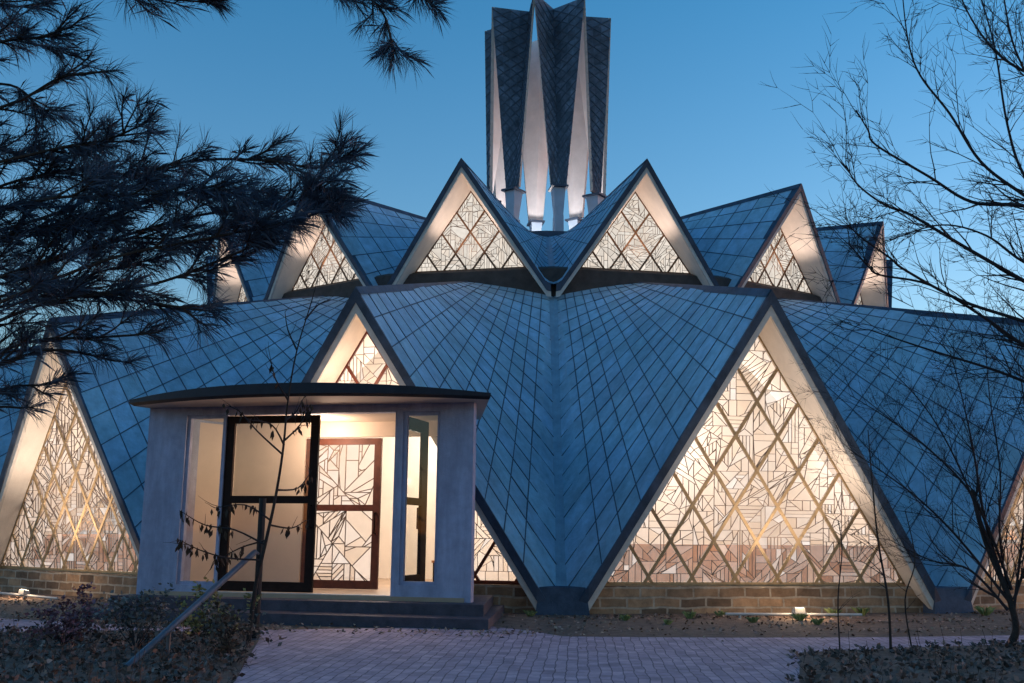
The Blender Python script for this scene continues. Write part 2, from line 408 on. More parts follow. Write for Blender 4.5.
def shatter(cell, rng, amin, slope):
    out, segs = [], []
    dirs = [(1, 0), (0, 1), (0, 1), (1, 0), (.707, .707), (-.707, .707), (0, 1), (.866, .5), (-.866, .5), (.5, .866)]
    def rec(p, depth):
        a = area(p)
        if a < amin * rng.uniform(.6, 1.9) or depth > 6: out.append(p); return
        if a < amin * 5 and rng.random() < .12:      # a run of parallel strips
            d = rng.choice(dirs[:4] + [dirs[4]]); n = (-d[1], d[0]); pr = [q[0] * n[0] + q[1] * n[1] for q in p]
            lo, hi = min(pr), max(pr); m = max(2, min(5, int((hi - lo) / (amin ** .5 * .36)))); rest = p
            for i in range(1, m):
                z = lo + (hi - lo) * i / m; A, B, X = clip(rest, (n[0] * z, n[1] * z), d)
                if A and B and len(X) == 2: segs.append(X); out.append(B); rest = A
            out.append(rest); return
        if a < amin * 3.2 and len(p) >= 4 and rng.random() < .10:      # a star of pieces round a centre
            c = cen(p); n_ = len(p)
            for i in range(n_):
                segs.append((c, p[i])); out.append([c, p[i], p[(i + 1) % n_]])
            return
        if len(p) >= 4 and rng.random() < .24:                         # nip a corner off
            i = rng.randrange(len(p)); v0, v1, v2 = p[i - 1], p[i], p[(i + 1) % len(p)]
            f = rng.uniform(.35, .65); q1 = (lerp(v1[0], v0[0], f), lerp(v1[1], v0[1], f)); q2 = (lerp(v1[0], v2[0], f), lerp(v1[1], v2[1], f))
            A, B, X = clip(p, q1, (q2[0] - q1[0], q2[1] - q1[1]))
            if A and B and len(X) == 2: segs.append(X); rec(A, depth + 1); rec(B, depth + 1); return
        c = cen(p); v = rng.choice(p)
        c = (lerp(c[0], v[0], rng.uniform(0, .22)), lerp(c[1], v[1], rng.uniform(0, .35)))
        d = rng.choice(dirs)
        xs = [q[0] for q in p]; ys = [q[1] for q in p]
        if max(xs) - min(xs) > 2 * (max(ys) - min(ys)): d = (0, 1)
        elif max(ys) - min(ys) > 2.4 * (max(xs) - min(xs)): d = (1, 0)
        A, B, X = clip(p, c, d)
        if not (A and B and len(X) == 2): out.append(p); return
        segs.append(X); rec(A, depth + 1); rec(B, depth + 1)
    rec(cell, 0)
    return out, segs
def glass_window(name, k, nb, na, hw, zb, za, rows, amin, lead_w, bar_w, lat, pane, seed, parent, keep=None, tints=None):
    rng = random.Random(seed)
    T = tan_(k); up3 = (rad(k) * na + UPV * za) - (rad(k) * nb + UPV * zb); h = up3.length; up3 = up3.normalized()
    O = rad(k) * nb + UPV * zb; N = T.cross(up3).normalized(); 
    if N.dot(rad(k)) < 0: N = -N
    P3 = lambda q, d=0.0: O + T * q[0] + up3 * q[1] + N * d
    apex = (0, h); tri = [(-hw, 0), (hw, 0), apex]
    sl = math.hypot(hw, h); dl = (hw / sl, h / sl); dr = (-hw / sl, h / sl)
    cells = [tri]
    bars = []
    for i in range(1, int(rows) + 1):
        f = i / rows
        if f >= 1: break
        for (p, d) in (((hw * f, h - h * f), dl), ((-hw * f, h - h * f), dr)):
            # line runs from the opposite edge down to the sill
            q = (p[0] - d[0] / d[1] * p[1], 0.0); bars.append((p, q, d))
            nxt = []
            for c in cells:
                A, B, X = clip(c, p, d); nxt += [x for x in (A, B) if x and area(x) > 1e-4]
            cells = nxt
    panes, lead, lt = MB(), MB(), MB()
    def ok(q): return keep is None or keep(q[0], P3(q).z)
    for c in cells:
        pcs, segs = shatter(c, rng, amin, dl)
        for p in pcs:
            if not ok(cen(p)): continue
            u = rng.random()
            base = rng.choice(tints) if tints else (1, .84, .66)
            g = rng.uniform(.86, 1.06)
            panes.face([P3(q) for q in p], 0, (base[0] * g, base[1] * g, base[2] * g, rng.uniform(.8, 1.1) if u > .1 else rng.uniform(.4, .6)))
        for a, b in segs:
            if not ok(((a[0] + b[0]) / 2, (a[1] + b[1]) / 2)): continue
            d3 = (P3(b) - P3(a)); 
            if d3.length < .02: continue
            lead.bar(P3(a, -.006), P3(b, -.006), d3.normalized().cross(N), N, lead_w * rng.uniform(.75, 1.2), .016)
    dd = lambda a, b: (P3(b) - P3(a)).normalized().cross(N)
    for i, (p, q, d) in enumerate(bars):
        n = 10
        for j in range(n):
            a = (lerp(p[0], q[0], j / n), lerp(p[1], q[1], j / n)); b = (lerp(p[0], q[0], (j + 1) / n), lerp(p[1], q[1], (j + 1) / n))
            if ok(((a[0] + b[0]) / 2, (a[1] + b[1]) / 2)): lt.bar(P3(a, -.03), P3(b, -.03), dd(a, b), N, bar_w, .045 + (.004 if d[0] > 0 else 0))
    for a, b in (((-hw, 0), apex), (apex, (hw, 0)), ((hw, 0), (-hw, 0))):
        n = 12
        for j in range(n):
            c = (lerp(a[0], b[0], j / n), lerp(a[1], b[1], j / n)); e = (lerp(a[0], b[0], (j + 1) / n), lerp(a[1], b[1], (j + 1) / n))
            if ok(((c[0] + e[0]) / 2, (c[1] + e[1]) / 2 + .02)): lt.bar(P3(c, -.035), P3(e, -.035), dd(c, e), N, bar_w * 1.1, .05)
    w = panes.build(name, pane, parent)
    lead.build('leading', 'lead', w)
    lt.build('lattice', lat, w)
    return w, [P3(q, .02) for q in (tri[0], tri[1], tri[2])]

TINTS = [(1, .88, .80)] * 5 + [(1, .84, .74)] * 3 + [(1, .92, .86), (1, .92, .86), (.98, .78, .65), (1, .94, .90)]
TINTS_UP = [(1, .90, .79)] * 6 + [(1, .87, .74)] * 3 + [(1, .92, .82)]

# lower tier
LOW = ((16.98, -.02, .07), (.40, 17.08, .45), (17.42, 5.18), (10.25, 7.06), (10.25, 6.86, .06), .40, .05, 'valley_flashing')
UPR = ((10.72, 6.86, .06), (.16, 10.75, 6.88), (11.07, 9.81), (3.3, 10.33), (3.3, 10.2, .04), .30, .04, 'valley_flashing')
low_f, up_f = {}, {}
for k in range(NF):
    sh, fn = build_fold(k, LOW, 18, 10, ['slate', 'seam'], ['roof_fold'], 1.0, .018); low_f[k] = (sh, fn)
    ft = MB(); r0 = 16.62
    ft.hexa([pol(r0, k, -.1, -.42), pol(17.10, k, -.1, -.44), pol(17.10, k, -.1, .44), pol(r0, k, -.1, .42),
             pol(r0, k, .44, -.33), pol(17.04, k, .44, -.36), pol(17.04, k, .44, .36), pol(r0, k, .44, .33)])
    ft.build('pier_foot', 'foot', sh)
    sh, fn = build_fold(k, UPR, 12, 6, ['slate', 'seam'], ['upper_roof_fold'], 1.0, .016); up_f[k] = (sh, fn)
HWB = 2.66
def soffit(bay_name, k, fns, tri, parent):
    """cream lining from the inner line of both edge boards back to the window"""
    mb = MB()
    L, Rr, Ap = tri
    for sg, fold, corner in ((1, fns(k - .5), L), (-1, fns(k + .5), Rr)):
        u = fold[('under', sg)][2:]
        n = len(u) - 1
        w = [lerp(corner, Ap, i / n) for i in range(n + 1)]
        rows = [[lerp(a, b, q / 5) for a, b in zip(u, w)] for q in range(6)]
        mb.grid(rows, 0, flip=(sg < 0))
    return mb.build(bay_name, 'soffit', parent, smooth=True)
for k2 in range(NF):
    k = k2 + .5
    entry = (k2 == NF - 1)
    pieces = [None]
    if entry: pieces = [lambda t, z: z >= 3.30, lambda t, z: z < 3.30 and t < -1.72, lambda t, z: z < 3.30 and t > 1.72]
    for kp in pieces:
        w, tri = glass_window('window', k, 16.42, 16.82, HWB, .48, 4.60, 7.2, .023, .0085, .050, 'lattice_red' if entry else 'lattice', 'pane', 100 + k2, church, kp, TINTS)
        if kp is pieces[0]: soffit('soffit', k, lambda q: low_f[int(round(q)) % NF][1], tri, w)
        # stone base under the window
        for (t0, t1) in ([[], [(-2.95, -1.72)], [(1.72, 2.95)]][pieces.index(kp)] if entry else ((-2.95, 2.95),)):
            b = MB()
            p = [pol(16.56, k, -.1, t0), pol(16.56, k, -.1, t1), pol(16.56, k, .45, t1), pol(16.56, k, .45, t0)]
            o = -rad(k) * .35; u = k2 * 1.37
            b.face(p, 0, uv=[(t0 + u, -.1), (t1 + u, -.1), (t1 + u, .45), (t0 + u, .45)])
            b.face([p[3], p[2], p[2] + o, p[3] + o], 0, uv=[(t0, .45), (t1, .45), (t1, .8), (t0, .8)])
            b.face([p[1] + o, p[0] + o, p[3] + o, p[2] + o], 0, uv=[(t0, .0), (t1, .0), (t1, .5), (t0, .5)])
            b.build('stone_base', 'stone', w)
    w, tri = glass_window('clerestory_window', k, 10.10, 10.12, 1.36, 7.39, 9.36, 3.82, .015, .009, .045, 'lattice_brown', 'pane_up', 300 + k2, church, None, TINTS_UP)
    soffit('soffit', k, lambda q: up_f[int(round(q)) % NF][1], tri, w)
    lamp('gable_fill_light', pol(10.42, k, 7.44), 15.0, (1, .78, .66), .10, 112, pol(10.55, k, 9.4), w)  # added lamp without a fixture, brightens the upper soffit
    if entry: lamp('gable_fill_light', pol(17.3, k, 3.55), 6.0, (1, .70, .50), .10, parent=church)  # added above the porch roof, no fixture, brightens the entry soffit
# ring curb between the tiers, deck under the spire
mb = MB()
for k2 in range(NF):
    k = k2 + .5
    hw0 = math.tan(STEP / 2)
    prof = [(10.30, 6.4), (10.30, 7.30), (10.16, 7.38), (9.95, 7.38), (9.95, 6.4)]
    mb.grid([[pol(n, k, z, -n * hw0), pol(n, k, z, n * hw0)] for n, z in prof], 0)
mb.build('curb', 'curb', church)
mb = MB(); mb.lathe((0, 0, 0), [(0.01, 10.42), (2.9, 10.40), (3.42, 10.36), (3.42, 10.10), (3.2, 10.0), (0.01, 10.0)], 32)
mb.build('roof_deck', 'board', church)

# spire: eight shells that widen upward, each on its own pedestal
sp = MB(); sp.lathe((0, 0, 0), [(1.2, 10.43), (2.5, 10.43), (2.5, 10.62), (1.2, 10.62)], 32)
spire = sp.build('spire', 'board', church)
AS = R_(10.5 + 0.9)
for i in range(8):
    a = AS + i * PI / 4
    r = V3((math.sin(a), -math.cos(a), 0)); t = V3((math.cos(a), math.sin(a), 0))
    sm = MB(); rng = random.Random(50 + i)
    ZB, ZT = 12.34, 19.0
    for sg in (-1, 1):
        e0 = r * 2.00 + t * (sg * .26) + UPV * ZB; v0 = r * 1.96 + UPV * ZB
        rr = V3((math.sin(a + sg * PI / 8), -math.cos(a + sg * PI / 8), 0))
        e1 = rr * 2.27 + UPV * ZT; v1 = r * 1.12 + UPV * ZT
        def S(s, tt, e0=e0, v0=v0, e1=e1, v1=v1): return lerp(lerp(v0, v1, s), lerp(e0, e1, s), tt)
        nrow, ncol = 18, 4
        for y in range(nrow):
            for x in range(ncol):
                g = rng.uniform(.7, 1.35)
                sm.grid([[S((y + p) / nrow, (x + q) / ncol) for q in (0, .5, 1)] for p in (0, .5, 1)], 0, (g, g, g * 1.05, 1), flip=(sg > 0))
        # diamond lap lines
        for c in range(-6, 24):
            for dr in (1, -1):
                path = []
                for q in range(9):
                    tt = q / 8; s = (c * .055 + dr * tt * .11)
                    if 0 <= s <= 1: path.append((s, tt))
                if len(path) > 2: seam(sm, S, path, r, .03, .018, 1)
        # lining behind, 70 mm in
        bk = -r * .075
        lin_rows = [[S(s / 12, x / 4) + bk for x in range(5)] for s in range(13)]
        sm.grid(lin_rows, 2, flip=(sg < 0))
        # edge strip
        ed = [S(s / 12, 1) for s in range(13)]
        sm.grid([[p + r * .015 for p in ed], [p + bk - r * .02 for p in ed]], 3, flip=(sg < 0))
        tp = [S(1, x / 4) for x in range(5)]; sm.grid([[p for p in tp], [p + bk for p in tp]], 3, flip=(sg > 0))
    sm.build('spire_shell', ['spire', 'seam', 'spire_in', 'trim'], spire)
    pd = MB()
    def q4(R0, R1, w, z): return [r * R0 - t * w + UPV * z, r * R1 - t * w + UPV * z, r * R1 + t * w + UPV * z, r * R0 + t * w + UPV * z]
    pd.hexa(q4(1.70, 2.14, .14, 10.62) + q4(1.76, 2.12, .14, 11.3)); pd.hexa(q4(1.82, 2.11, .13, 11.303) + q4(1.70, 2.16, .195, 12.22))
    po = pd.build('pedestal', 'pale', spire)
    cp = MB(); cp.hexa(q4(1.60, 2.26, .275, 12.22) + q4(1.60, 2.26, .275, 12.28))
    cp.build('pedestal_cap', 'board', spire)
fb = MB(); fb.tube([(0, 0, 17.2), (0, 0, 19.1)], [.10, .10], 10)
fb.lathe((0, 0, 19.35), [(.01, -.34), (.2, -.28), (.31, -.1), (.31, .08), (.2, .26), (.01, .32)], 14)
fb.build('finial', 'board', spire, smooth=True)

lamp('spire_fill_light', (0, 0, 10.9), 54, (1, .93, .92), .3, parent=spire)  # added lamp on the deck, no fixture, brightens the shell linings
# inside: floor, panelled screen, wall behind
mb = MB(); mb.lathe((0, 0, 0), [(16.5, .30), (0.01, .30)], 48); mb.build('nave_floor', 'tile', church)
mb = MB()
for k2 in range(NF):
    k = k2 + .5
    if k2 == NF - 1: continue
    h = math.tan(STEP / 2) * 14.7
    mb.box(pol(14.7, k, .31, -h), tan_(k) * (2 * h), -rad(k) * .08, UPV * .78)
    for j in range(12): 
        t0 = -h + (j + .5) * 2 * h / 12
        mb.box(pol(14.72, k, .33, t0 - .012), tan_(k) * .05, -rad(k) * .03, UPV * .74)
mb.build('panelled_screen', 'oak', church)
mb = MB(); kk = [q / 4 for q in range(NF * 4 + 1)]
mb.grid([[pol(12.0, k, .3) for k in kk], [pol(12.0, k, 4.80 + 1.45 * 2 * abs(k - round(k))) for k in kk]], 0); mb.build('inner_wall', 'nave', church)
mb = MB(); mb.lathe((0, 0, 0), [(8.9, 6.6), (8.6, 7.4), (6.6, 8.2), (.01, 8.4)], 48); mb.build('inner_drum', 'nave', church)
for k2 in range(NF):
    k = k2 + .5
    lamp('nave_light', pol(15.55, k, 1.9), 7.5, (1, .84, .72), .3, parent=church)
    lamp('nave_light', pol(13.3, k, 3.3), 26, (1, .89, .81), .35, parent=church)

# ------------------------------------------------------------------ entrance porch in front of the gable left of the middle
KP = -.5; PR, PT = rad(KP), tan_(KP)
porch = thing('entrance_porch', 'low lit entrance porch with glazed doors and dark bowed canopy before the church', 'porch', PR * 18.6 + PT * -.2)
PL_ = porch.location.copy()
def pp(n, t, z): return PR * n + PT * t + UPV * z - PL_
FN = 18.6; ZS, ZH = .37, 2.99
def wallbox(mb, t0, t1, z0, z1, n0=FN - .16, n1=FN, mi=0):
    mb.hexa([pp(n0, t0, z0), pp(n1, t0, z0), pp(n1, t1, z0), pp(n0, t1, z0), pp(n0, t0, z1), pp(n1, t0, z1), pp(n1, t1, z1), pp(n0, t1, z1)], mi)
TL, TR = -2.84, 2.34; SL0, SL1 = -2.20, -1.56; D0, D1, D2 = -1.56, -.06, 1.16; SR0, SR1 = 1.28, 1.84
w = MB()
wallbox(w, TL, SL0, .30, 3.12); wallbox(w, SR1, TR, .30, 3.12)                      # piers
wallbox(w, SL0, SR1, ZH, 3.12)                                                      # head
wallbox(w, SL0, SL1, .30, .46); wallbox(w, SR0, SR1, .30, .52)                      # under the sidelights
wallbox(w, D2, SR0, .30, ZH)
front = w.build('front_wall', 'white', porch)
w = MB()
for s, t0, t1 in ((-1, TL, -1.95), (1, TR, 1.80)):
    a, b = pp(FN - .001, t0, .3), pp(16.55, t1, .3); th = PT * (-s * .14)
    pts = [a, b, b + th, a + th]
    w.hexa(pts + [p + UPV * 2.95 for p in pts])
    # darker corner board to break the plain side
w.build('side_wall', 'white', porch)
# inner lining: warm plaster on both sides, the wall with the inner doors, ceiling
w = MB()
for s, t0, t1 in ((-1, TL + .16, -2.05), (1, TR - .16, 1.85)):
    a, b = pp(FN - .17, t0, .36), pp(17.24, t1, .36)
    w.face([a, b, b + UPV * 2.6, a + UPV * 2.6])
w.face([pp(FN - .165, TL + .1, 3.0), pp(FN - .165, TR - .1, 3.0), pp(17.2, 1.9, 3.0), pp(17.2, -2.1, 3.0)])
w.build('lining', 'plaster', porch)
w = MB()
IN = 17.25
wallbox(w, -2.06, -.83, .30, 3.14, IN - .10, IN); wallbox(w, 1.50, 1.86, .30, 3.14, IN - .10, IN); wallbox(w, -.83, 1.50, 2.76, 3.14, IN - .10, IN)
w.build('inner_wall', 'plaster', porch)
w = MB(); w.hexa([pp(16.4, -1.8, .26), pp(FN + .02, -2.7, .26), pp(FN + .02, 2.25, .26), pp(16.4, 1.7, .26), pp(16.4, -1.8, .36), pp(FN + .02, -2.7, .36), pp(FN + .02, 2.25, .36), pp(16.4, 1.7, .36)])
w.build('porch_floor', 'tile', porch)
# canopy: bowed slab with a crowned top
w = MB()
nseg = 28; rows_t, rows_b, rows_l, bk_t, bk_b = [], [], [], [], []
C0, C1 = -3.02, 2.66
for i in range(nseg + 1):
    u = i / nseg; t = lerp(C0, C1, u); x = 2 * u - 1; bow = 1 - x * x
    n = 18.90 + .72 * bow
    zt = 3.20 + .10 * bow; zb = 3.15
    tb = lerp(-2.10, 1.92, u)
    rows_t.append(pp(n, t, zt)); rows_b.append(pp(n, t, zb)); rows_l.append(pp(n - .07, t * .985, zb - .035))
    bk_t.append(pp(16.5, tb, 3.30 + .10 * bow)); bk_b.append(pp(16.5, tb, 3.10))
w.grid([bk_b, rows_l], 1); w.grid([rows_l, rows_b, rows_t], 0); w.grid([rows_t, bk_t], 0)
w.face([rows_l[0], bk_b[0], bk_t[0], rows_t[0]], 0); w.face([rows_l[-1], rows_t[-1], bk_t[-1], bk_b[-1]], 0)
w.build('canopy', ['canopy', 'plaster'], porch)
# steps
for (z0, z1, n1, t0, t1) in ((.15, .30, 18.98, -3.02, 2.62), (-.05, .15, 19.45, -3.12, 2.80)):
    w = MB(); w.hexa([pp(16.7, t0 + .6, z0), pp(n1, t0, z0), pp(n1, t1, z0), pp(16.7, t1 - .4, z0), pp(16.7, t0 + .6, z1), pp(n1, t0, z1), pp(n1, t1, z1), pp(16.7, t1 - .4, z1)])
    w.build('step', 'step', porch)
def sidelight(t0, t1, z0, z1):
    f = MB(); fr = .05
    for a, b, c, d in ((t0, t0 + fr, z0, z1), (t1 - fr, t1, z0, z1), (t0 + fr, t1 - fr, z0, z0 + fr), (t0 + fr, t1 - fr, z1 - fr, z1)):
        wallbox(f, a, b, c, d, FN - .12, FN - .04)
    o = f.build('sidelight', 'white', porch)
    g = MB(); g.face([pp(FN - .08, t0 + fr, z0 + fr), pp(FN - .08, t1 - fr, z0 + fr), pp(FN - .08, t1 - fr, z1 - fr), pp(FN - .08, t0 + fr, z1 - fr)])
    g.build('glass', 'glass', o)
sidelight(SL0, SL1, .46, ZH); sidelight(SR0, SR1, .52, ZH)
def door_leaf(name, o0, ax, nx, wd, z0, z1, mat_, st=.17, mid=1.66, glass=True, label=None, midh=.11):
    """leaf from o0 along ax (unit), thickness along nx"""
    f = MB(); th = nx * .05
    def bx(a, b, c, d):
        p = [o0 + ax * a + UPV * c, o0 + ax * b + UPV * c]
        f.hexa([p[0], p[1], p[1] + th, p[0] + th] + [q + UPV * (d - c) for q in (p[0], p[1], p[1] + th, p[0] + th)])
    bx(0, st, z0, z1); bx(wd - st, wd, z0, z1)
    bx(st, wd - st, z0, z0 + st * 1.1); bx(st, wd - st, z1 - st * .85, z1); bx(st, wd - st, mid, mid + midh)
    d = f.build(name, mat_, porch)
    if label: d['label'] = label
    if glass:
        g = MB(); q = lambda a, z: o0 + ax * a + UPV * z + th * .5
        for c, e in ((z0 + st * 1.1, mid), (mid + midh, z1 - st * .85)): g.face([q(st, c), q(wd - st, c), q(wd - st, e), q(st, e)])
        g.build('glass', 'glass', d)
    h = MB(); hp = o0 + ax * (wd - st * .5) + UPV * (mid - .35); out = nx.normalized()
    h.tube([hp + th + out * .0, hp + th + out * .06, hp + th + out * .06 + UPV * .32, hp + th + UPV * .32], [.014] * 4, 8)
    h.build('handle', 'door', d)
    return d
d = door_leaf('door', pp(FN - .12, D0, 0), PT, PR, D1 - D0, ZS + .01, ZH - .02, 'door', .13, label='closed dark framed glass door')
d = door_leaf('door', pp(FN - .14, SR0 - .08, 0), (-PR * .995 + PT * .08).normalized(), (-PT * .995 - PR * .08).normalized(), 1.12, ZS + .01, ZH - .02, 'door', .23, label='dark framed glass door swung inward')
w = MB()
wallbox(w, D0, D2, .30, ZS); w.build('threshold', 'trim', porch)
# inner art glass door with red-brown frame
DI0, DI1 = -.82, .47
id_ = door_leaf('inner_door', pp(IN - .08, DI0, 0), PT, PR, DI1 - DI0, .37, 2.74, 'door_red', .12, mid=1.58, glass=False, label='red-brown framed door with leaded art glass', midh=.10)
gp, gl = MB(), MB(); rng = random.Random(9)
for c, e in ((.37 + .13, 1.58), (1.68, 2.74 - .10)):
    rect = [(DI0 + .12, c), (DI1 - .12, c), (DI1 - .12, e), (DI0 + .12, e)]
    pcs, sg = shatter(rect, rng, .020, (.6, .8))
    for p in pcs:
        b_ = rng.choice(TINTS); gp.face([pp(IN - .055, *q) for q in p], 0, (*b_, rng.uniform(.6, 1.1)))
    for a, b in sg:
        A, B = pp(IN - .06, *a), pp(IN - .06, *b)
        if (B - A).length > .02: gl.bar(A, B, (B - A).normalized().cross(PR), PR, .014, .012)
gp.build('art_glass', 'pane', id_); gl.build('leading', 'lead', id_)
w = MB(); c = pp(IN + .03, 1.62, 2.05); w.lathe(c, [(.01, -.06), (.05, -.04), (.06, 0), (.05, .04), (.01, .06)], 12)
w.build('wall_lamp', 'lampglobe', porch, smooth=True)
lamp('porch_light', pp(17.9, -.3, 2.7), 13, (1, .72, .52), .2, parent=porch)
lamp('hall_light', pp(15.6, .6, 2.6), 18, (1, .80, .60), .3, parent=church).location = PR * 15.4 + PT * .6 + UPV * 2.6
# a chair in the hall, seen through the doorway
ch = thing('hall_chair', 'small dark chair standing in the hall behind the open porch door', 'chair', PR * 15.6 + PT * 1.15 + UPV * .31)
def cb(mb, x0, x1, y0, y1, z0, z1):
    o = PT * x0 - PR * y0 + UPV * z0; mb.box(o, PT * (x1 - x0), -PR * (y1 - y0), UPV * (z1 - z0))
for x in (-.2, .16):
    for y in (-.2, .16):
        m_ = MB(); cb(m_, x, x + .04, y, y + .04, 0, .86 if y > 0 else .44); m_.build('leg', 'door', ch)
m_ = MB(); cb(m_, -.22, .22, -.22, .22, .44, .48); m_.build('seat', 'oak', ch)
m_ = MB(); cb(m_, -.16, .16, .165, .195, .55, .60); cb(m_, -.16, .16, .165, .195, .78, .85)
for x in (-.1, -.02, .06): cb(m_, x, x + .03, .165, .195, .60, .78)
m_.build('backrest', 'door', ch)

# ------------------------------------------------------------------ ground
def sheet(name, pts, z, m, uvrot=0):
    mb = MB(); mb.face([(p[0], p[1], z) for p in pts], 0, uv=[(p[0], p[1]) for p in pts]); return setting(mb.build(name, m))
mb = MB(); mb.lathe((0, 0, 0), [(.01, -.02), (17.5, -.02), (30, -.02), (80, -.02), (900, -.02)], 64); setting(mb.build('ground', 'lawn'))
# planting strip round the walls
mb = MB(); mb.grid([[pol(r, q / 4, z) for q in range(NF * 4 + 1)] for r, z in ((16.0, .02), (16.9, .025), (18.5, .02), (20.5, -.01), (20.6, -.03))], 0)
setting(mb.build('mulch_strip', 'mulch'))
# ring path of pavers and the walk toward the street
mb = MB(); nn = NF * 8
ring = lambda r: [pol(r, q / 8, .012) for q in range(nn + 1)]
r0, r1 = ring(20.25), ring(22.0)
mb.grid([r0, r1], 0, uvs=[[(p.x, p.y) for p in r0], [(p.x, p.y) for p in r1]], flip=True)
setting(mb.build('ring_path', 'pavers'))
pa = [on_ground(x, y) for x, y in ((262, 683), (262, 668), (285, 640), (300, 632))]
left = [(-1.9, -34.0)] + [(-2.45, -25.5)] + [(-2.6, -24.4), (-3.0, -22.6), (-3.25, -21.4), (-3.5, -20.4), (-3.6, -20.0)]
right = [(-.75, -19.05), (-.2, -19.6), (.25, -20.35), (2.6, -20.6), (2.75, -21.75), (2.55, -22.6), (2.25, -24.0), (2.1, -25.5), (1.7, -34.0)]
sheet('front_walk', left + right, .017, 'pavers')

# ------------------------------------------------------------------ flood lights at the foot of the walls
def flood(k, t, label, n=17.55, ln=1.9, power=54):
    p = pol(n, k, .02, t)
    o = thing('floodlight', label, 'floodlight', p, 'floodlights along the church wall')
    T, N = tan_(k), rad(k)
    m_ = MB(); m_.tube([T * (-ln * .62) + UPV * .07, T * (ln * .55) + UPV * .05], [.022, .022], 8)
    for x in (-ln * .5, 0, ln * .45): m_.tube([T * x + UPV * -.04, T * x + UPV * .06], [.02, .02], 6)
    m_.build('conduit', 'conduit', o)
    m_ = MB(); m_.hexa([T * -.085 - N * .06 + UPV * .08, T * .085 - N * .06 + UPV * .08, T * .085 + N * .07 + UPV * .08, T * -.085 + N * .07 + UPV * .08,
                        T * -.08 - N * .045 + UPV * .14, T * .08 - N * .045 + UPV * .14, T * .08 + N * .06 + UPV * .165, T * -.08 + N * .06 + UPV * .165])
    m_.build('housing', 'conduit', o)
    m_ = MB(); m_.face([T * -.07 - N * .04 + UPV * .144, T * .07 - N * .04 + UPV * .144, T * .07 + N * .054 + UPV * .1675, T * -.07 + N * .054 + UPV * .1675])
    m_.build('lens', 'lampface', o)
    lamp('flood_spill', UPV * .26 + N * .05, 4.0, (1, .70, .42), .06, parent=o)
    l = lamp('flood_beam', (0, 0, 0), power, (1, .80, .63), .10, 110, (0, 0, 0), o)
    l.location = UPV * .27 + N * .02; l.rotation_euler = (-(N * -.22 + UPV * 1.0)).to_track_quat('Z', 'Y').to_euler()
flood(.5, .18, 'white box floodlight on a long pipe below the big window right of the porch')
flood(-1.5, .25, 'glowing box floodlight on a pipe below the window left of the porch', power=88)
flood(1.5, .1, 'box floodlight under the window at the right edge behind the bare bush')

# ------------------------------------------------------------------ handrail
hr = thing('handrail', 'sloping steel handrail with a dark upright post beside the porch steps', 'handrail', on_ground(255, 641))
hl = hr.location.copy()
top = at(255, 552, 12.45); bot = at(126, 668, 10.1); bot.z = max(bot.z, .03)
m_ = MB(); m_.tube([V3((0, 0, -.1)), V3((0, 0, at(256, 498, 12.45).z - hl.z))], [.042, .042], 10); m_.build('post', 'post', hr)
m_ = MB(); m_.tube([top - hl, bot - hl], [.034, .034], 10); m_.build('rail', 'rail', hr)
m_ = MB(); m_.tube([V3((0, 0, .015)), V3((0, 0, .03))], [.10, .10], 12); m_.build('base_flange', 'rail', hr)
m_ = MB(); m_.tube([V3((0, 0, top.z - hl.z - .03)), top - hl], [.02, .02], 8); m_.build('bracket', 'rail', hr)
m_ = MB(); mid = lerp(top, bot, .72); m_.tube([V3((mid.x, mid.y, -.05)) - hl, mid - hl], [.022, .022], 8); m_.build('stanchion', 'rail', hr)

# ------------------------------------------------------------------ plants
def rnd_dir(rng): 
    z = rng.uniform(-1, 1); a = rng.uniform(0, 2 * PI); r = math.sqrt(1 - z * z); return V3((r * math.cos(a), r * math.sin(a), z))
def smooth_path(pts, n=5):
    out = []
    P = [V3(p) for p in pts]
    for i in range(len(P) - 1):
        p0, p1, p2, p3 = P[max(i - 1, 0)], P[i], P[i + 1], P[min(i + 2, len(P) - 1)]
        for q in range(n):
            t = q / n
            out.append(.5 * ((2 * p1) + (p2 - p0) * t + (2 * p0 - 5 * p1 + 4 * p2 - p3) * t * t + (-p0 + 3 * p1 - 3 * p2 + p3) * t ** 3))
    out.append(P[-1]); return out
def twig(mb, p, d, ln, r, rng, depth, up=.05, wob=.16, kids=(2, 4), tips=None, sides=5, spread=(.5, .95)):
    n = max(3, int(ln / .09)) if ln < 1 else 8
    n = min(n, 9); pts = [V3(p)]; dd = d.normalized()
    for i in range(n):
        dd = (dd + rnd_dir(rng) * wob + UPV * up).normalized(); pts.append(pts[-1] + dd * (ln / n))
    rr = [r * (1 - .72 * i / n) for i in range(n + 1)]
    mb.tube(pts, rr, sides if r > .006 else 3, cap=False)
    if tips is not None and depth == 0: tips.append((pts[-1], dd))
    if depth > 0:
        for _ in range(rng.randint(*kids)):
            i = rng.randint(max(1, n // 4), n); base = pts[i]; dr = (pts[i] - pts[i - 1]).normalized()
            side = dr.cross(rnd_dir(rng)).normalized()
            nd = (dr + side * rng.uniform(*spread)).normalized()
            twig(mb, base, nd, ln * rng.uniform(.38, .68), max(rr[i] * .62, .0022), rng, depth - 1, up, wob, kids, tips, sides, spread)

